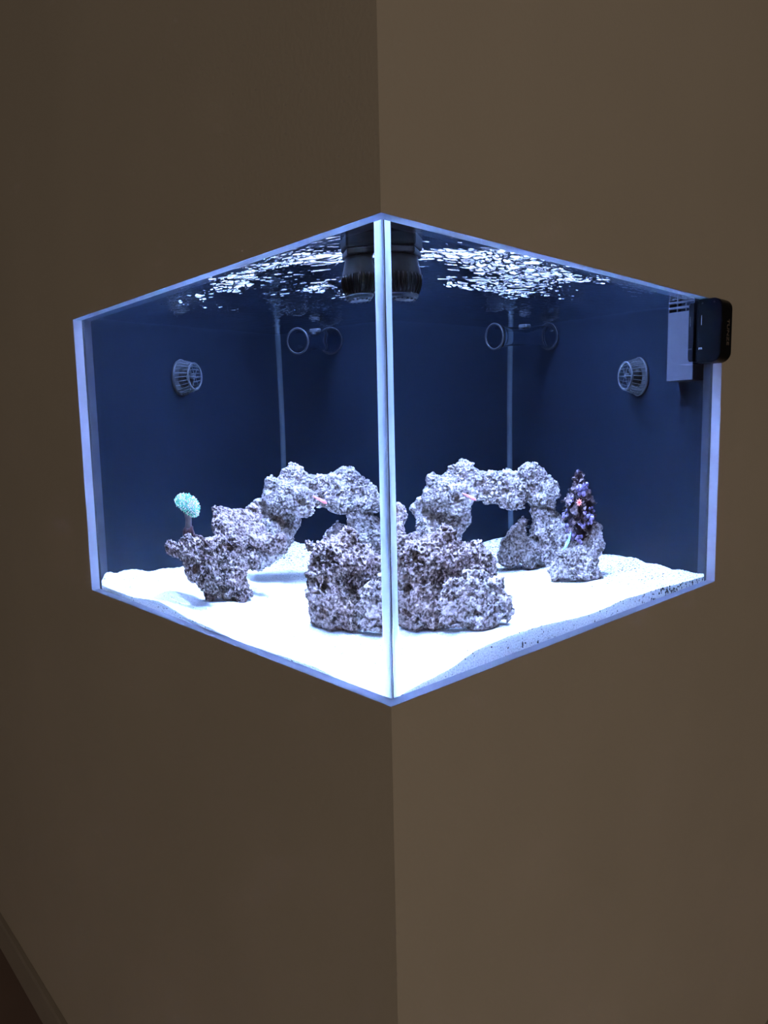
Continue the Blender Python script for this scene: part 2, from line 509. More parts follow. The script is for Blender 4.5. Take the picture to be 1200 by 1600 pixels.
def sand():
    n = 300
    lo, hi = GI + 0.0008, BK - 0.0008
    xs = np.linspace(lo, hi, n)
    X, Y = np.meshgrid(xs, xs, indexing='ij')
    x, y = X.ravel(), Y.ravel()
    top = np.stack([x, y, np.maximum(sand_z(x, y), -0.012)], 1)
    clip_to_beads(top)
    idx = np.arange(n * n).reshape(n, n)
    f = np.stack([idx[:-1, :-1].ravel(), idx[1:, :-1].ravel(), idx[1:, 1:].ravel(), idx[:-1, 1:].ravel()], 1).tolist()
    ring = list(idx[:, 0]) + list(idx[-1, 1:]) + list(idx[-2::-1, -1]) + list(idx[0, -2:0:-1])
    bot = top[ring].copy(); bot[:, 2] = ZB + 0.0005
    base = n * n; m = len(ring)
    for k in range(m):
        k2 = (k + 1) % m
        f.append([ring[k2], ring[k], base + k, base + k2])
    f.append(list(range(base + m - 1, base - 1, -1)))
    return from_np('sand', np.vstack([top, bot]), f, M_SAND, smooth=False, kind='stuff', label='white coral sand banked across the aquarium floor', cat='sand')
sand_ob = sand()

# ------------------------------------------------------------------ reef rocks
ROCKS = {
'left_block': [ (0.1473,0.5627,0.0969,0.0196), (0.1632,0.5168,0.0878,0.0171), (0.0842,0.5758,0.1005,0.0151), (0.1008,0.5392,0.0959,0.0223), (0.1283,0.5017,0.1003,0.0230), (0.1612,0.4888,0.1089,0.0157), (0.1032,0.5268,0.0738,0.0201), (0.1214,0.4986,0.0687,0.0220), (0.1108,0.4992,0.0495,0.0147), (0.1408,0.5392,0.1126,0.0107), (0.1189,0.4911,0.0395,0.0094), (0.1696,0.5304,0.1085,0.0140) ],
'pillar': [ (0.2167,0.5383,0.0649,0.0177), (0.2184,0.5316,0.0425,0.0166), (0.2569,0.5183,0.0851,0.0196), (0.2583,0.4869,0.0217,0.0108), (0.1730,0.5322,0.0209,0.0108), (0.2299,0.5153,0.0691,0.0259), (0.2336,0.5016,0.0414,0.0237), (0.1945,0.5107,0.0350,0.0215), (0.2396,0.4856,0.0280,0.0129), (0.1732,0.5220,0.0289,0.0151), (0.2849,0.5003,0.0762,0.0185), (0.2218,0.4934,0.0189,0.0150)],
'plate': [ (0.3082,0.5318,0.1290,0.0157), (0.3276,0.5124,0.1203,0.0134), (0.2417,0.5383,0.1216,0.0176), (0.2504,0.5096,0.1039,0.0131), (0.2723,0.5477,0.1379,0.0178), (0.3403,0.5397,0.1343,0.0136), (0.2588,0.5812,0.1565,0.0079), (0.2786,0.5714,0.1459,0.0147), (0.3120,0.5580,0.1427,0.0147), (0.3507,0.5493,0.1456,0.0160), (0.2544,0.5656,0.1297,0.0146), (0.2638,0.5362,0.1204,0.0144), (0.2791,0.5109,0.1105,0.0132), (0.2984,0.4916,0.1043,0.0109), (0.3175,0.4725,0.1046,0.0109), (0.3326,0.4574,0.1114,0.0087), (0.3350,0.4550,0.0940,0.0087), (0.3228,0.4772,0.0907,0.0088), (0.2304,0.5296,0.1121,0.0142) ],
'arch': [ (0.6798,0.5410,0.1585,0.0215), (0.6009,0.5222,0.1770,0.0243), (0.6884,0.5196,0.1474,0.0163), (0.5401,0.5141,0.1689,0.0190), (0.4597,0.5703,0.1805,0.0237), (0.5107,0.5609,0.2030,0.0227), (0.5542,0.5242,0.1821,0.0252), (0.6835,0.5431,0.1912,0.0214), (0.6974,0.5097,0.1674,0.0200), (0.4618,0.5050,0.1638,0.0231), (0.5984,0.5080,0.1607,0.0230), (0.6904,0.4848,0.1524,0.0161), (0.4516,0.5477,0.1597,0.0211), (0.5322,0.5407,0.1834,0.0240) ],
'leg': [ (0.4510,0.6073,0.1481,0.0191), (0.4857,0.5927,0.1296,0.0241), (0.5070,0.5746,0.1225,0.0205), (0.4777,0.5734,0.0994,0.0215), (0.4270,0.5682,0.1084,0.0199), (0.4357,0.5951,0.0632,0.0216), (0.4559,0.5749,0.0707,0.0191)],
'support': [ (0.6983,0.5197,0.1144,0.0216), (0.7044,0.5236,0.0766,0.0320), (0.7057,0.5123,0.0375,0.0257), (0.7118,0.4862,0.0653,0.0229), (0.6925,0.5355,0.1218,0.0153), (0.7059,0.4921,0.0948,0.0203), (0.6963,0.5317,0.0218,0.0206), (0.6850,0.4430,0.0920,0.0148)],
'wedge': [ (0.6679,0.5621,0.1028,0.0103), (0.6561,0.5639,0.0782,0.0193), (0.6389,0.5611,0.0495,0.0256), (0.6588,0.5312,0.0442,0.0230), (0.6243,0.5657,0.0330,0.0191), (0.6581,0.5219,0.0220,0.0153) ],
'mound': [ (0.1962,0.2760,0.0279,0.0141), (0.2148,0.2268,0.0298,0.0183), (0.2728,0.2393,0.1132,0.0168), (0.2357,0.2590,0.1279,0.0130), (0.2642,0.2524,0.1298,0.0159), (0.2087,0.2629,0.1193,0.0203), (0.2037,0.2643,0.0903,0.0241), (0.1993,0.2582,0.0502,0.0269), (0.2596,0.2436,0.0942,0.0252), (0.3266,0.2734,0.0955,0.0187), (0.3486,0.2514,0.0864,0.0148), (0.2497,0.2503,0.0512,0.0282), (0.2035,0.2765,0.0238,0.0130), (0.3098,0.2702,0.0687,0.0235), (0.2332,0.3168,0.1232,0.0095), (0.3634,0.2566,0.0719,0.0120) ],
'small_mound': [ (0.2173,0.1927,0.0481,0.0116), (0.2201,0.1799,0.0392,0.0107), (0.2515,0.1685,0.0227,0.0128), (0.2751,0.1549,0.0178,0.0129), (0.2251,0.1949,0.0384,0.0145), (0.2191,0.1913,0.0270,0.0118), (0.2791,0.1413,0.0211,0.0139), (0.3063,0.1341,0.0241,0.0113), (0.2289,0.1815,0.0663,0.0181), (0.2315,0.1789,0.0406,0.0219), (0.2647,0.1657,0.0591,0.0230), (0.2954,0.1550,0.0578,0.0187), (0.2990,0.1414,0.0341,0.0169), (0.2574,0.1430,0.0306,0.0165), (0.3108,0.1396,0.0473,0.0094), (0.2590,0.1814,0.0770,0.0111), (0.3070,0.1534,0.0692,0.0094)],
'right_rock': [ (0.5863,0.3337,0.0261,0.0116), (0.6548,0.2652,0.0108,0.0094), (0.6334,0.3166,0.0349,0.0213), (0.5989,0.3311,0.0479,0.0210), (0.6245,0.3055,0.0545,0.0246), (0.6455,0.2845,0.0508,0.0188), (0.5868,0.3432,0.0381,0.0152), (0.6051,0.3049,0.0303,0.0174), (0.6332,0.2768,0.0272,0.0175), (0.6527,0.2673,0.0145,0.0094), (0.6683,0.3117,0.0937,0.0167), (0.6733,0.2967,0.0702,0.0155), (0.6259,0.3641,0.0741,0.0166), (0.6368,0.3432,0.0741,0.0190) ],
}

built = []
def add_built(me):
    nv = len(me.vertices)
    co = np.empty(nv * 3); me.vertices.foreach_get('co', co); co = co.reshape(-1, 3)
    me.calc_loop_triangles()
    tri = np.empty(len(me.loop_triangles) * 3, dtype=np.int32); me.loop_triangles.foreach_get('vertices', tri)
    built.append((BVHTree.FromPolygons([tuple(c) for c in co], tri.reshape(-1, 3).tolist()), co.min(0), co.max(0)))

def make_rock(key, name, material, label, coarse=0.0045, level=2, pit=1.0, lump=1.0, seed=0, grow=1.12, close=0.011, holes=(), cat='rock'):
    bm = bmesh.new()
    for (x, y, z, r) in ROCKS[key]:
        bmesh.ops.create_icosphere(bm, subdivisions=3, radius=r * grow + close, matrix=Matrix.Translation((x, y, z)))
    me = bpy.data.meshes.new('tmp'); bm.to_mesh(me); bm.free()
    o = bpy.data.objects.new('tmp', me); COL.objects.link(o)
    rm = o.modifiers.new('r', 'REMESH'); rm.mode = 'VOXEL'; rm.voxel_size = coarse
    sm = o.modifiers.new('s', 'SMOOTH'); sm.iterations = 6; sm.factor = 0.5
    dp = o.modifiers.new('d', 'DISPLACE'); dp.direction = 'NORMAL'; dp.mid_level = 0.0; dp.strength = -close
    r2 = o.modifiers.new('r2', 'REMESH'); r2.mode = 'VOXEL'; r2.voxel_size = coarse
    s2 = o.modifiers.new('s2', 'SMOOTH'); s2.iterations = 2; s2.factor = 0.5
    sb = o.modifiers.new('u', 'SUBSURF'); sb.levels = level; sb.render_levels = level
    dg = bpy.context.evaluated_depsgraph_get(); dg.update()
    ev = bpy.data.meshes.new_from_object(o.evaluated_get(dg))
    bpy.data.objects.remove(o); bpy.data.meshes.remove(me)
    nv = len(ev.vertices)
    co = np.empty(nv * 3); ev.vertices.foreach_get('co', co); co = co.reshape(-1, 3)
    def normals():
        ev.vertices.foreach_set('co', co.ravel()); ev.update()
        nn = np.empty(nv * 3); ev.vertex_normals.foreach_get('vector', nn)
        return nn.reshape(-1, 3)
    nn = normals()
    # large lumps, ledges and clefts
    co = co + nn * (lump * 0.0075 * fbm(co * np.array([30, 30, 48]), 3, 100 + seed))[:, None]
    nn = normals()
    cleft = 1 - sstep(0.0, 0.20, np.abs(vnoise(co * np.array([26, 26, 40]) + 0.4 * vnoise(co * 70, 4)[:, None], 110 + seed)))
    w1 = worley(co * np.array([50, 50, 80]), 130 + seed)
    co = co + nn * (lump * (-0.0065 * cleft + 0.0040 * (0.55 - w1)))[:, None]
    nn = normals()
    # honeycomb of pits in two sizes, thinned out by a slow mask
    a = worley(co * np.array([80, 80, 128]) + 0.35 * np.stack([vnoise(co * 120, 1), vnoise(co * 120, 2), vnoise(co * 120, 3)], 1), 150 + seed)
    msk = sstep(-0.5, 0.25, vnoise(co * 40, 170 + seed))
    d = -0.0068 * (1 - sstep(0.10, 0.44, a)) * msk
    b = worley(co * np.array([190, 190, 300]), 190 + seed)
    d = d - 0.0032 * (1 - sstep(0.15, 0.55, b))
    d = d + 0.0016 * vnoise(co * np.array([140, 140, 260]), 210 + seed) + 0.0009 * vnoise(co * 380, 230 + seed)
    co = co + nn * (pit * d)[:, None]
    for (hx, hy, hz, hr, dx, dy, dz, depth) in holes:
        c = np.array([hx, hy, hz]); ax = np.array([dx, dy, dz]); ax = ax / np.linalg.norm(ax)
        rel = co - c; along = rel @ ax
        rad = np.linalg.norm(rel - along[:, None] * ax, axis=1)
        wgt = (1 - sstep(0.45 * hr, hr, rad)) * (np.abs(along) < 0.03)
        co = co + ax * (wgt * depth)[:, None]
    # where two rocks lean on each other they meet face to face; what would lie inside the other rock is cut away
    drop = np.zeros(nv, dtype=bool)
    for (tree, lo, hi) in built + built:
        near = np.where(((co > lo - 0.001) & (co < hi + 0.001)).all(1))[0]
        for k in near:
            hit, hn, _i, dist = tree.find_nearest(Vector(co[k]), 0.2)
            if hit is None: continue
            sd = (Vector(co[k]) - hit).dot(hn)
            if sd < -0.0022 and dist > 0.0022: drop[k] = True
            elif sd < 0.0024: co[k] = hit + hn * 0.0025
    # and they rest on the sand
    sz = sand_z(co[:, 0], co[:, 1]) + 0.0012
    co[:, 2] = np.maximum(co[:, 2], sz)
    ev.vertices.foreach_set('co', co.ravel())
    ev.materials.clear(); ev.materials.append(material)
    ev.polygons.foreach_set('use_smooth', [True] * len(ev.polygons))
    ev.update()
    if drop.any():
        b2 = bmesh.new(); b2.from_mesh(ev); b2.verts.ensure_lookup_table()
        bmesh.ops.delete(b2, geom=[b2.verts[k] for k in np.where(drop)[0]], context='VERTS')
        b2.to_mesh(ev); b2.free(); ev.update()
    add_built(ev)
    ev.name = name
    r = bpy.data.objects.new(name, ev); COL.objects.link(r)
    return finish(r, name, label=label, cat=cat)

GRP = 'reef rocks on the sand'
DIRV = (0.70, 0.70, -0.05)
make_rock('left_block', 'reef_rock', M_ROCK_BROWN, 'pitted brown rock at the left carrying the toadstool coral, a round hole in its face', seed=1, pit=1.1, grow=1.2,
          holes=[(0.0935, 0.5065, 0.0705, 0.0115, *DIRV, 0.022)])
make_rock('pillar', 'reef_rock', M_ROCK_BROWN, 'stubby shaded rock column standing on the sand behind the left coral rock', seed=2, pit=1.1, grow=1.12)
make_rock('plate', 'reef_rock', M_ROCK_BROWN, 'flat branching rock ledge jutting right between the left coral rock and the arch', seed=3, pit=0.75, lump=0.5, grow=1.3)
make_rock('leg', 'reef_rock', M_ROCK_PALE, 'grey leaning rock holding up the left end of the arch', seed=5, pit=0.7, grow=1.25)
make_rock('arch', 'reef_rock', M_ROCK_PALE, 'long pale rock bridging the reef as the top of the arch', seed=4, pit=1.0, grow=1.3, close=0.016,
          holes=[(0.452, 0.497, 0.166, 0.010, 0.7, 0.7, -0.1, 0.012)])
make_rock('support', 'reef_rock', M_ROCK_PALE, 'grey upright rock holding up the right end of the arch', seed=6, pit=0.8, grow=1.2)
make_rock('wedge', 'reef_rock', M_ROCK_PALE, 'small ribbed wedge of rock leaning by the right foot of the arch', seed=7, pit=0.8, lump=0.7)
make_rock('mound', 'reef_rock', M_ROCK_BROWN, 'largest brown porous boulder standing front and centre behind the glass corner', seed=8, pit=1.15, grow=1.25, close=0.014,
          holes=[(0.186, 0.250, 0.069, 0.010, *DIRV, 0.022), (0.226, 0.216, 0.066, 0.007, *DIRV, 0.016)])
make_rock('small_mound', 'reef_rock', M_ROCK_MID, 'low craggy rock lying against the right foot of the central boulder', seed=9, pit=1.1, grow=1.15)
make_rock('right_rock', 'reef_rock', M_ROCK_PALE, 'rounded rock on the right beneath the dark purple coral', seed=10, pit=0.9)

# ------------------------------------------------------------------ black circulation pump hanging in the front corner
pump = empty('circulation_pump', (0.103, 0.110, 0.50), cat='pump',
             label='black ribbed pump hanging in the water at the top of the front corner')
ptf = Matrix.Rotation(math.radians(45), 4, 'Z')
bm = bmesh.new()
bm_box(bm, (-0.0235, -0.0215, -0.004), (0.0235, 0.0215, 0.030), 0.004, 3)
bm_box(bm, (-0.0215, -0.0200, -0.012), (0.0215, 0.0200, -0.0042), 0.002, 2)
bm.transform(ptf); from_bm('mounting_block', bm, M_BLACK, pump)
bm = bmesh.new()
bm_lathe(bm, [(0.0190, -0.0124), (0.0192, -0.016), (0.0212, -0.023), (0.0233, -0.030), (0.0240, -0.036), (0.0230, -0.043), (0.0204, -0.049), (0.0175, -0.0535), (0.0, -0.0545)], 48)
from_bm('motor_body', bm, M_BLACK_SATIN, pump, smooth=True)
def pump_rib(k):
    t = 2 * PI * k / 26
    prof = [(0.0236, -0.033), (0.0247, -0.037), (0.0238, -0.0435), (0.0212, -0.0500), (0.0186, -0.0540)]
    return [Vector((r * math.cos(t), r * math.sin(t), z)) for r, z in prof]
rib0 = None
for k in range(26):
    if rib0 is None:
        bm = bmesh.new(); bm_tube(bm, pump_rib(0), 0.0011, 6)
        rib0 = from_bm('cooling_rib', bm, M_BLACK, pump, smooth=True)
    else:
        c = rib0.copy(); COL.objects.link(c); c.parent = pump; c.rotation_euler.z = 2 * PI * k / 26
bm = bmesh.new()
bm_lathe(bm, [(0.0165, -0.0548), (0.0196, -0.0548), (0.0200, -0.0562), (0.0182, -0.0590), (0.0140, -0.0612), (0.0060, -0.0622), (0.0, -0.0622)], 40)
for k in range(14):
    t = 2 * PI * k / 14
    bm_box(bm, (0.0145 * math.cos(t) - 0.0016, 0.0145 * math.sin(t) - 0.0016, -0.0618), (0.0145 * math.cos(t) + 0.0016, 0.0145 * math.sin(t) + 0.0016, -0.0592), 0.0005, 1)
from_bm('intake_cap', bm, M_BLACK_SATIN, pump, smooth=False)
bm = bmesh.new()
bm_box(bm, (-0.0110, -0.0060, 0.0302), (0.0110, 0.0060, 0.066), 0.002, 2)
bm_box(bm, (-0.0110, -0.1230, 0.0612), (0.0110, 0.0060, 0.070), 0.002, 2)
bm.transform(Matrix.Rotation(math.radians(-45), 4, 'Z')); from_bm('hanger_bracket', bm, M_BLACK, pump)

# ------------------------------------------------------------------ two round wave makers on the back panes
def wave_maker(loc, rz, label):
    t = empty('wave_maker', loc, cat='wave maker', label=label)
    t.rotation_euler.z = rz
    R0, R1, H = 0.0368, 0.0265, 0.052          # wall flange, front ring, depth (axis = local X)
    bm = bmesh.new(); bm_lathe(bm, [(0.0, 0.0008), (0.031, 0.0008), (R0, 0.003), (R0 + 0.001, 0.007), (R0 - 0.0005, 0.0105), (R0 - 0.004, 0.0115), (0.0, 0.0115)], 48, 'X')
    from_bm('base_flange', bm, M_FLANGE, t, smooth=True)
    bm = bmesh.new(); bm_lathe(bm, [(0.0, 0.0118), (0.021, 0.0118), (0.0195, 0.020), (0.013, 0.025), (0.0, 0.026)], 36, 'X')
    from_bm('motor_housing', bm, M_BLACK_SATIN, t, smooth=True)
    bm = bmesh.new(); bm_lathe(bm, [(R1 - 0.0025, H - 0.0025), (R1 + 0.0008, H - 0.003), (R1 + 0.0012, H), (R1, H + 0.002), (R1 - 0.0025, H + 0.001)], 44, 'X', closed=True)
    from_bm('front_ring', bm, M_GREY_L, t, smooth=True)
    n = 24
    bm = bmesh.new()
    bm_tube(bm, [Vector((0.0112, R0 - 0.003, 0)), Vector((0.022, R0 - 0.0036, 0)), Vector((0.038, R1 + 0.0030, 0)), Vector((H - 0.0012, R1 - 0.0004, 0))], 0.00075, 6)
    rb = from_bm('cage_rib', bm, M_RIB, t)
    for k in range(1, n):
        c = rb.copy(); COL.objects.link(c); c.parent = t; c.rotation_euler.x = 2 * PI * k / n
    bm = bmesh.new(); bm_lathe(bm, [(0.0, 0.0265), (0.0050, 0.0265), (0.0050, 0.048), (0.0032, 0.0515), (0.0, 0.0525)], 20, 'X')
    from_bm('propeller_hub', bm, M_GREY_L, t, smooth=True)
    bm = bmesh.new()
    N = 7
    grid = []
    for i in range(N):
        u = i / (N - 1); rr = 0.0048 + u * 0.016
        row = []
        for j in range(4):
            a = (j / 3 - 0.5) * (0.75 - 0.15 * u) + 0.5 * u
            row.append(bm.verts.new((0.041 + 0.0045 * (j / 3 - 0.5) * 2 * (1 - 0.3 * u), rr * math.cos(a), rr * math.sin(a))))
        grid.append(row)
    for i in range(N - 1):
        for j in range(3): bm.faces.new((grid[i][j], grid[i + 1][j], grid[i + 1][j + 1], grid[i][j + 1]))
    bmesh.ops.solidify(bm, geom=bm.faces[:], thickness=0.0009)
    bl = from_bm('propeller_blade', bm, M_GREY, t, smooth=True)
    for k in (1, 2):
        c = bl.copy(); COL.objects.link(c); c.parent = t; c.rotation_euler.x = 2 * PI * k / 3
    # front spokes that carry the hub cap
    bm = bmesh.new(); bm_tube(bm, [Vector((0.0522, 0.002, 0)), Vector((0.0525, 0.014, 0)), Vector((H, R1 - 0.0012, 0))], 0.0008, 6)
    sp = from_bm('front_spoke', bm, M_GREY_L, t)
    for k in range(1, 6):
        c = sp.copy(); COL.objects.link(c); c.parent = t; c.rotation_euler.x = 2 * PI * k / 6
wave_maker((0.462, BK, 0.405), -PI / 2, 'round caged wave maker on the back pane at the left, above the toadstool coral')
wave_maker((BK, 0.350, 0.383), PI, 'round caged wave maker on the back pane, beside the white overflow panel')

# ------------------------------------------------------------------ return pipe with flared ends, from the right back pane
pa, pb = Vector((0.650, 0.640, 0.468)), Vector((0.8515, 0.692, 0.483))
ax = (pb - pa); LEN = ax.length
pipe = empty('return_pipe', pa, cat='pipe', label='clear flared return pipe lying just under the water near the back corner')
pipe.rotation_mode = 'QUATERNION'; pipe.rotation_quaternion = ax.to_track_quat('X', 'Z')
bm = bmesh.new()
bm_lathe(bm, [(0.0250, 0.0), (0.0242, 0.006), (0.0215, 0.020), (0.0190, 0.045), (0.0180, 0.090), (0.0186, 0.140), (0.0215, LEN - 0.035), (0.0258, LEN - 0.018), (0.0258, LEN - 0.012),
              (0.0165, LEN - 0.012), (0.0160, 0.09), (0.0170, 0.045), (0.0198, 0.020), (0.0226, 0.004)], 44, 'X', closed=True)
from_bm('tube', bm, M_PIPE_GLASS, pipe, smooth=True)
bm = bmesh.new(); bm_lathe(bm, [(0.0226, -0.0022), (0.0254, -0.0022), (0.0262, -0.0004), (0.0256, 0.0026), (0.0254, -0.0002), (0.0226, -0.0002)], 44, 'X', closed=True)
from_bm('rim', bm, M_GREY, pipe, smooth=True)
bm = bmesh.new(); bm_lathe(bm, [(0.0262, LEN - 0.0160), (0.0284, LEN - 0.0160), (0.0288, LEN - 0.0146), (0.0284, LEN - 0.0132), (0.0262, LEN - 0.0132)], 44, 'X', closed=True)
from_bm('rim', bm, M_GREY, pipe, smooth=True)
bm = bmesh.new(); bm_lathe(bm, [(0.0, LEN - 0.0118), (0.0235, LEN - 0.0118), (0.0285, LEN - 0.0118), (0.0285, LEN - 0.007), (0.0, LEN - 0.007)], 40, 'X')
from_bm('wall_flange', bm, M_PIPE_GLASS, pipe, smooth=False)
bm = bmesh.new(); bm_box(bm, (0.096, -0.010, 0.0170), (0.117, 0.010, 0.0245), 0.002, 2)
from_bm('clip', bm, M_GREY_L, pipe)

# ------------------------------------------------------------------ white overflow box with comb slots
ofb = empty('overflow_box', (0.828, 0.142, 0.43), cat='overflow box', label='white overflow panel with a slotted comb on top, beside the black magnet at the right')
x0, x1, y0, y1, z0, z1 = 0.806, 0.8525, 0.0886, 0.1945, 0.3677, 0.540
def ob(name, parts, m):
    bm = bmesh.new()
    for a, b in parts: bm_box(bm, a, b, 0.0008, 1)
    bm.transform(Matrix.Translation(-ofb.location))
    return from_bm(name, bm, m, ofb)
parts = [((x0, y0, z0), (x0 + 0.003, y1, 0.4910))]
zr = [0.4910, 0.4965, 0.5005, 0.5060, 0.5100, 0.5155, 0.5195, 0.540]
for k in range(0, 7, 2):
    lo_, hi_ = zr[k], zr[k + 1]
    n = 3
    ys = np.linspace(y0, y1, n + 1)
    for yy in ys:                       # uprights between the slots
        parts.append(((x0, max(y0, yy - 0.0025), lo_), (x0 + 0.003, min(y1, yy + 0.0025), hi_)))
    if k < 6: parts.append(((x0, y0, hi_), (x0 + 0.003, y1, zr[k + 2])))
ob('comb_panel', parts, M_WHITE)
ob('box_side', [((x0 + 0.0032, y0, z0), (x1, y0 + 0.003, z1))], M_BLACK)  # both side panels coloured black to stand in for the shade on them
ob('box_side', [((x0 + 0.0032, y1 - 0.003, z0), (x1, y1, z1))], M_BLACK)
ob('box_floor', [((x0 + 0.0032, y0 + 0.0032, z0), (x1, y1 - 0.0032, z0 + 0.003))], M_BLACK)

# ------------------------------------------------------------------ black magnet clamped on the right pane
mag = empty('glass_magnet', (0.768, GO, 0.445), cat='magnet', label='black rounded magnet block clamped on the right pane, overlapping the wall edge')
def rounded_profile(w, h, r, n=8):
    """(depth, height) outline: flat on the glass, round on the room side"""
    pts = [(0, -h / 2), (0, h / 2)]
    for k in range(n + 1):
        t = PI / 2 * k / n; pts.append((w - r + r * math.sin(t), h / 2 - r + r * math.cos(t)))
    for k in range(n + 1):
        t = PI / 2 * k / n; pts.append((w - r + r * math.cos(t), -h / 2 + r - r * math.sin(t)))
    return pts
def mag_block(name, w, h, r, xa, xb, sign, y_off, m, bev=0.0018):
    bm = bmesh.new()
    pr = rounded_profile(w, h, r)
    A = [bm.verts.new((xa, y_off + sign * d, z)) for d, z in pr]; Bk = [bm.verts.new((xb, y_off + sign * d, z)) for d, z in pr]
    bm.faces.new(A); bm.faces.new(list(reversed(Bk))); n = len(pr)
    for k in range(n): bm.faces.new((A[k], Bk[k], Bk[(k + 1) % n], A[(k + 1) % n]))
    bmesh.ops.recalc_face_normals(bm, faces=bm.faces[:])
    es = [e_ for e_ in bm.edges if len(e_.link_faces) == 2 and e_.calc_face_angle() > 1.2 and (abs(e_.verts[0].co.x - e_.verts[1].co.x) < 1e-6)]
    bmesh.ops.bevel(bm, geom=es, offset=bev, segments=2, affect='EDGES', profile=0.5)
    return from_bm(name, bm, m, mag)
mag_block('outer_half', 0.041, 0.106, 0.017, -0.020, 0.022, -1, -0.0030, M_BLACK)
bm = bmesh.new(); bm_box(bm, (-0.018, -0.0028, -0.050), (0.020, -0.0004, 0.050), 0.0006, 1)
from_bm('felt_pad', bm, M_BLACK_SATIN, mag)
mag_block('inner_half', 0.022, 0.100, 0.008, -0.018, 0.020, 1, GI - GO + 0.0014, M_BLACK)
for zz, yy in ((0.046, -0.0105), (0.046, -0.0300)):
    bm = bmesh.new(); bmesh.ops.create_uvsphere(bm, u_segments=12, v_segments=8, radius=0.0014, matrix=Matrix.Translation((-0.0200, yy, zz)))
    from_bm('screw', bm, M_GREY_L, mag, smooth=True)
def lettering(body, size, mtx, m):
    cu_ = bpy.data.curves.new('lettering', 'FONT'); cu_.body = body; cu_.size = size; cu_.extrude = 0.0002
    cu_.align_x = 'CENTER'; cu_.align_y = 'CENTER'
    o = bpy.data.objects.new('lettering_tmp', cu_); COL.objects.link(o)
    dg = bpy.context.evaluated_depsgraph_get(); dg.update()
    me = bpy.data.meshes.new_from_object(o.evaluated_get(dg))
    bpy.data.objects.remove(o)
    me.transform(mtx); me.materials.clear(); me.materials.append(m)
    o = bpy.data.objects.new('lettering', me); COL.objects.link(o); o.parent = mag
    return o
M_INK = plain('grey_brown_ink', (0.22, 0.17, 0.13), 0.6, 0.2)
M_INK_W = plain('white_ink', (0.62, 0.62, 0.62), 0.6, 0.2)
# front face looks along -Y; the word runs down the face
fr = Matrix(((1, 0, 0, 0), (0, 0, -1, 0), (0, 1, 0, 0), (0, 0, 0, 1)))       # text plane XY -> XZ, facing -Y
lettering('TUNZE', 0.0135, Matrix.Translation((0.004, -0.0442, -0.004)) @ fr @ Matrix.Rotation(-PI / 2, 4, 'Z'), M_INK)
lf = Matrix(((0, 0, -1, 0), (-1, 0, 0, 0), (0, 1, 0, 0), (0, 0, 0, 1)))      # facing -X
lettering('E', 0.0080, Matrix.Translation((-0.0202, -0.0085, -0.0290)) @ lf @ Matrix.Rotation(-PI / 2, 4, 'Z'), M_INK_W)
bm = bmesh.new(); bm_box(bm, (-0.0203, -0.0099, 0.010), (-0.0199, -0.0092, 0.026)); from_bm('mark_line', bm, M_INK_W, mag)

# ------------------------------------------------------------------ corals
def vary(name, c0, c1, scale, rough=0.6, spec=0.3, sss=0.0):
    m = plain(name, c0, rough, spec, var=0.0)
    rp = [n for n in m.node_tree.nodes if n.type == 'VALTORGB'][0]
    rp.color_ramp.elements[0].color = (*c0, 1); rp.color_ramp.elements[1].color = (*c1, 1)
    [n for n in m.node_tree.nodes if n.type == 'TEX_NOISE'][0].inputs['Scale'].default_value = scale
    return m
M_STALK = vary('toadstool_stalk', (0.20, 0.15, 0.15), (0.34, 0.28, 0.27), 90)
M_CAP = vary('toadstool_cap', (0.06, 0.10, 0.095), (0.16, 0.22, 0.21), 150)
M_POLYP = vary('teal_polyp', (0.06, 0.38, 0.17), (0.18, 0.50, 0.27), 130)
M_POLYP_W = vary('pale_polyp', (0.46, 0.385, 0.25), (0.68, 0.56, 0.37), 130)
M_FOOT = vary('dark_coral_foot', (0.035, 0.018, 0.022), (0.16, 0.07, 0.06), 120)

# toadstool coral on the left rock
def drop_to_rock(x, y, z):
    best = None
    for tree, lo, hi in built:
        h = tree.ray_cast(Vector((x, y, z)), Vector((0, 0, -1)), 0.2)
        if h[0] is not None and (best is None or h[0].z > best): best = h[0].z
    return best if best is not None else z
tx, ty = 0.1320, 0.5580
tz = drop_to_rock(tx, ty, 0.16)
toad = empty('toadstool_coral', (tx, ty, tz), cat='coral', label='toadstool coral with a teal speckled cap on a short stalk')
capz = 0.170 - tz
bm = bmesh.new()
bm_lathe(bm, [(0.0, 0.004), (0.0085, 0.004), (0.0082, 0.012), (0.0076, capz * 0.55), (0.0084, capz - 0.014), (0.0125, capz - 0.004), (0.0, capz - 0.002)], 24)
for v in bm.verts: v.co.x += 0.0008 * math.sin(v.co.z * 300); v.co.y -= 0.002 * (v.co.z / capz)
from_bm('stalk', bm, M_STALK, toad, smooth=True)
bm = bmesh.new()
bmesh.ops.create_icosphere(bm, subdivisions=3, radius=1.0)
for v in bm.verts:
    p = np.array([v.co[:]])
    k = 1 + 0.18 * vnoise(p * 2.4, 3)[0]
    v.co = Vector((v.co.x * 0.0150 * k, v.co.y * 0.0150 * k, max(v.co.z, -0.25) * 0.0145 * k + 0.0040))
from_bm('foot', bm, M_FOOT, toad, smooth=True)
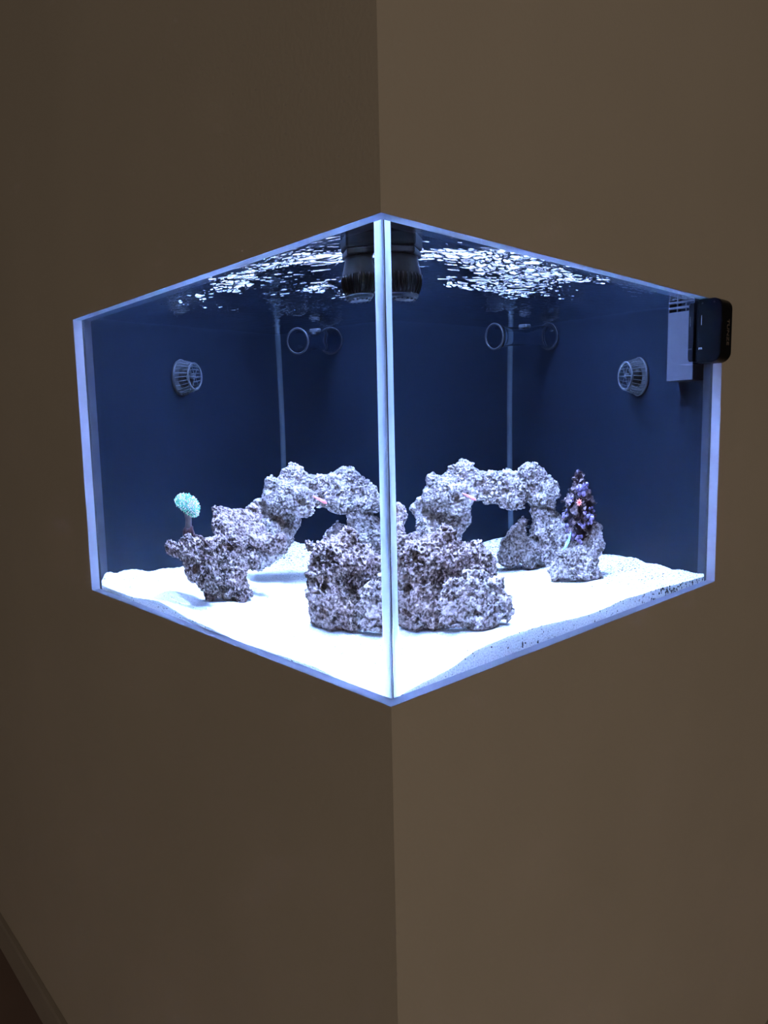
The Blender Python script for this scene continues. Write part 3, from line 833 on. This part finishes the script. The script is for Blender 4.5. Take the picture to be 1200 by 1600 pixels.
# cap: a tilted lumpy dome, its surface crowded with short polyps
tilt = Matrix.Rotation(math.radians(17), 4, Vector((0.68, 0.73, 0.0))) @ Matrix.Rotation(math.radians(20), 4, Vector((0.7, -0.7, 0.0)))
def cap_point(th, ph):
    d = Vector((math.sin(ph) * math.cos(th), math.sin(ph) * math.sin(th), math.cos(ph)))
    k = 1 + 0.10 * math.sin(3 * th + 1) * math.sin(ph)
    z = d.z * (0.0155 if d.z > 0 else 0.0070)
    return Vector((d.x * 0.0280 * k, d.y * 0.0280 * k, z)), d
bm = bmesh.new()
bmesh.ops.create_icosphere(bm, subdivisions=4, radius=1.0)
for v in bm.verts:
    th = math.atan2(v.co.y, v.co.x); ph = math.acos(max(-1, min(1, v.co.z)))
    v.co = (tilt @ cap_point(th, ph)[0]) + Vector((0, -0.002, capz))
from_bm('cap', bm, M_CAP, toad, smooth=True)
bms = [bmesh.new(), bmesh.new()]
for k in range(300):
    ph = math.acos(1 - 1.25 * (k + 0.5) / 300); th = k * 2.39996
    p, d = cap_point(th, ph)
    nrm = Vector((d.x, d.y, d.z * 1.3 + 0.1)).normalized()
    j = Vector((random.uniform(-1, 1), random.uniform(-1, 1), random.uniform(-1, 1))) * 0.25
    tip = p + (nrm + j) * random.uniform(0.0022, 0.0036)
    a, b = (tilt @ p) + Vector((0, -0.002, capz)), (tilt @ tip) + Vector((0, -0.002, capz))
    bm_tube(bms[0 if random.random() < 0.45 else 1], [a, b, b + (b - a) * 0.25], [0.0009, 0.0016, 0.0008], 6)
from_bm('polyp', bms[0], M_POLYP, toad, kind='stuff', label='teal polyp tips')
from_bm('polyp', bms[1], M_POLYP_W, toad, kind='stuff', label='whitish polyp tips')

# dark purple ruffled coral on the right rock
M_DARKCOR = vary('dark_purple_coral', (0.012, 0.006, 0.010), (0.050, 0.022, 0.030), 110)
M_FRILL = vary('dark_coral_frill', (0.022, 0.010, 0.012), (0.150, 0.095, 0.085), 150)
M_LILAC = vary('lilac_coralline', (0.10, 0.065, 0.130), (0.25, 0.19, 0.31), 130)
cx_, cy_ = 0.6400, 0.3240
cz0 = drop_to_rock(cx_, cy_, 0.16)
dark = empty('ruffled_coral', (cx_, cy_, cz0), cat='coral', label='dark purple ruffled coral tower with lilac patches on the right rock')
H = 0.2090 - cz0
def tower_r(u):        # half width along the height
    return 0.0275 * (0.72 + 0.5 * math.sin(PI * min(1, u * 1.15))) * (1.0 if u < 0.62 else max(0.16, 1 - 1.9 * (u - 0.62)))
bm = bmesh.new()
bm_lathe(bm, [(0.0, 0.002)] + [(tower_r(k / 22) * 0.80, 0.002 + H * 0.95 * k / 22) for k in range(23)] + [(0.0, H)], 40)
bmesh.ops.subdivide_edges(bm, edges=bm.edges[:], cuts=1, use_grid_fill=True)
cc = np.array([v.co[:] for v in bm.verts])
off = 0.0065 * fbm(cc * 75, 3, 300) - 0.004 * (1 - sstep(0.1, 0.5, worley(cc * 85, 310)))
for v, o_ in zip(bm.verts, off):
    d = Vector((v.co.x, v.co.y, 0)); l = max(d.length, 1e-5)
    v.co += d / l * float(o_)
for v in bm.verts:                       # the encrusting base follows the rock
    for _ in (0, 1):
        for tree, lo, hi in built:
            p = v.co + dark.location
            h_, n_, i_, d_ = tree.find_nearest(p, 0.05)
            if h_ is not None and (p - h_).dot(n_) < 0.0025: v.co = h_ + n_ * 0.0025 - dark.location
from_bm('trunk', bm, M_DARKCOR, dark, smooth=True)
def frill_bm(r, seed):
    bm = bmesh.new(); n, m = 18, 4
    c = bm.verts.new((0, 0, 0)); rings = []
    rr = random.Random(seed)
    ph = [rr.uniform(0, 6.28) for _ in range(3)]
    for i in range(1, m + 1):
        u = i / m
        rings.append([bm.verts.new((r * u * (1 + 0.16 * math.sin(2 * t + ph[0])) * math.cos(t), r * u * (1 + 0.16 * math.sin(3 * t + ph[1])) * math.sin(t),
                                    r * (0.35 * u * u + 0.22 * u * u * math.sin(5 * t + ph[2])))) for t in [2 * PI * k / n for k in range(n)]])
    for k in range(n): bm.faces.new((c, rings[0][k], rings[0][(k + 1) % n]))
    for i in range(m - 1):
        for k in range(n): bm.faces.new((rings[i][k], rings[i + 1][k], rings[i + 1][(k + 1) % n], rings[i][(k + 1) % n]))
    bmesh.ops.recalc_face_normals(bm, faces=bm.faces[:])
    bmesh.ops.solidify(bm, geom=bm.faces[:], thickness=0.0007)
    return bm
frills = []
for k in range(66):
    u = 0.10 + 0.90 * ((k + 0.5) / 66) ** 0.9
    th = k * 2.39996 + random.uniform(-0.3, 0.3)
    r = tower_r(u) * random.uniform(0.80, 1.02)
    if k < 6:
        o = from_bm('frill', frill_bm(0.0092, 50 + k), M_FRILL, dark, smooth=True); frills.append(o)
    else:
        o = frills[k % 6].copy(); COL.objects.link(o); o.parent = dark
    o.location = (r * math.cos(th), r * math.sin(th), 0.004 + u * (H - 0.012))
    nrm = Vector((math.cos(th), math.sin(th), random.uniform(0.5, 2.2)))
    o.rotation_mode = 'QUATERNION'; o.rotation_quaternion = nrm.to_track_quat('Z', 'X') @ Matrix.Rotation(random.uniform(0, 6), 4, 'Z').to_quaternion()
    s_ = random.uniform(0.65, 1.25); o.scale = (s_, s_, s_)
# stub at the very top
bm = bmesh.new(); bm_tube(bm, [Vector((-0.002, -0.002, H - 0.020)), Vector((-0.004, 0.0, H - 0.006)), Vector((-0.005, 0.001, H + 0.002))], [0.0085, 0.0062, 0.0032], 10)
from_bm('tip', bm, M_DARKCOR, dark, smooth=True)
# lilac crust patches facing the glass: (sideways, height share, size)
def side_point(sx, u, out=1.0):
    view = Vector((-0.62, -0.78, 0)); side = Vector((0.78, -0.62, 0))
    r = tower_r(u) * out
    sx = max(-0.95, min(0.95, sx))
    return side * (sx * r) + view * (math.sqrt(1 - sx * sx) * r) + Vector((0, 0, u * H))
pb_ = None
for k, (sx, u, sz, n) in enumerate([(-0.25, 0.75, 0.0062, 9), (0.35, 0.74, 0.0070, 11), (0.1, 0.70, 0.005, 6), (-0.6, 0.60, 0.005, 5), (0.62, 0.36, 0.0072, 9), (0.30, 0.28, 0.006, 6), (-0.7, 0.20, 0.0068, 8), (-0.3, 0.10, 0.006, 7), (0.05, 0.07, 0.005, 5), (-0.95, 0.42, 0.0052, 5), (0.8, 0.46, 0.0045, 4)]):
    bm = bmesh.new(); rr = random.Random(90 + k)
    sz *= 1.3
    base = side_point(sx, u, 1.0)
    for i in range(n):
        p = base + Vector((rr.uniform(-1, 1), rr.uniform(-1, 1), rr.uniform(-1, 1))) * sz * 1.15
        bmesh.ops.create_icosphere(bm, subdivisions=2, radius=sz * rr.uniform(0.35, 0.62), matrix=Matrix.Translation(p))
    vv = np.array([v.co[:] for v in bm.verts]); dv = 0.0011 * vnoise(vv * 420, 5)
    for v, d_ in zip(bm.verts, dv): v.co += v.normal * float(d_)
    from_bm('lilac_crust', bm, M_LILAC, dark, smooth=True, label='pale lilac crust patch' if k == 0 else None)

def put(name, bm, m, loc, label, cat, smooth=True, quat=None):
    o = from_bm(name, bm, m, smooth=smooth, label=label, cat=cat)
    o.location = loc
    if quat is not None: o.rotation_mode = 'QUATERNION'; o.rotation_quaternion = quat
    return o
# orange star polyp on the dark coral
M_ORANGE = vary('orange_red_polyp', (0.80, 0.10, 0.05), (0.95, 0.30, 0.18), 200)
M_RED = vary('deep_red_centre', (0.50, 0.02, 0.02), (0.62, 0.05, 0.04), 200)
sp_ = Vector((cx_, cy_, cz0)) + side_point(-0.02, 0.585, 1.32)
star = empty('star_polyp', sp_, cat='polyp', label='small orange red star polyp on the front of the dark coral tower')
star.rotation_mode = 'QUATERNION'; star.rotation_quaternion = Vector((-0.62, -0.78, 0.12)).to_track_quat('Z', 'Y')
pet = None
for k in range(8):
    if pet is None:
        bm = bmesh.new()
        bm_tube(bm, [Vector((0.0012, 0, 0)), Vector((0.0038, 0, 0.0008)), Vector((0.0066, 0, 0.0003))], [0.0011, 0.0017, 0.0005], 8)
        pet = from_bm('tentacle', bm, M_ORANGE, star, smooth=True)
    else:
        c = pet.copy(); COL.objects.link(c); c.parent = star; c.rotation_euler.z = 2 * PI * k / 8
bm = bmesh.new(); bm_lathe(bm, [(0.0, -0.003), (0.0028, -0.002), (0.0030, 0.0008), (0.0015, 0.0018), (0.0, 0.0014)], 16)
from_bm('centre', bm, M_RED, star, smooth=True, label='deep red centre')
# teal frag leaning in the gap left of the right rock
M_TEAL = vary('teal_coral_skin', (0.10, 0.62, 0.60), (0.50, 0.90, 0.86), 160)
bm = bmesh.new()
bm_tube(bm, [Vector((-0.006, 0.006, -0.011)), Vector((-0.0025, 0.0025, -0.006)), Vector((0, 0, 0)), Vector((0.003, -0.003, 0.006)), Vector((0.005, -0.005, 0.013)), Vector((0.006, -0.006, 0.019))],
        [0.0010, 0.0024, 0.0034, 0.0026, 0.0013, 0.0008], 12)
put('coral_frag', bm, M_TEAL, (0.600, 0.318, 0.0815), 'small teal coral sliver at the foot of the dark coral', 'coral')
# pink sliver under the ledge of the arch
M_PINK = vary('pink_coral_skin', (0.70, 0.13, 0.12), (0.82, 0.27, 0.24), 160)
bm = bmesh.new()
bm_tube(bm, [Vector((-0.010, 0.010, 0.006)), Vector((-0.006, 0.006, 0.0035)), Vector((0, 0, 0)), Vector((0.006, -0.006, -0.0045)), Vector((0.009, -0.009, -0.0065))],
        [0.0008, 0.0017, 0.0026, 0.0030, 0.0010], 10)
put('coral_frag', bm, M_PINK, (0.448, 0.446, 0.172), 'pinkish red sliver lodged under a ledge of the arch', 'coral')
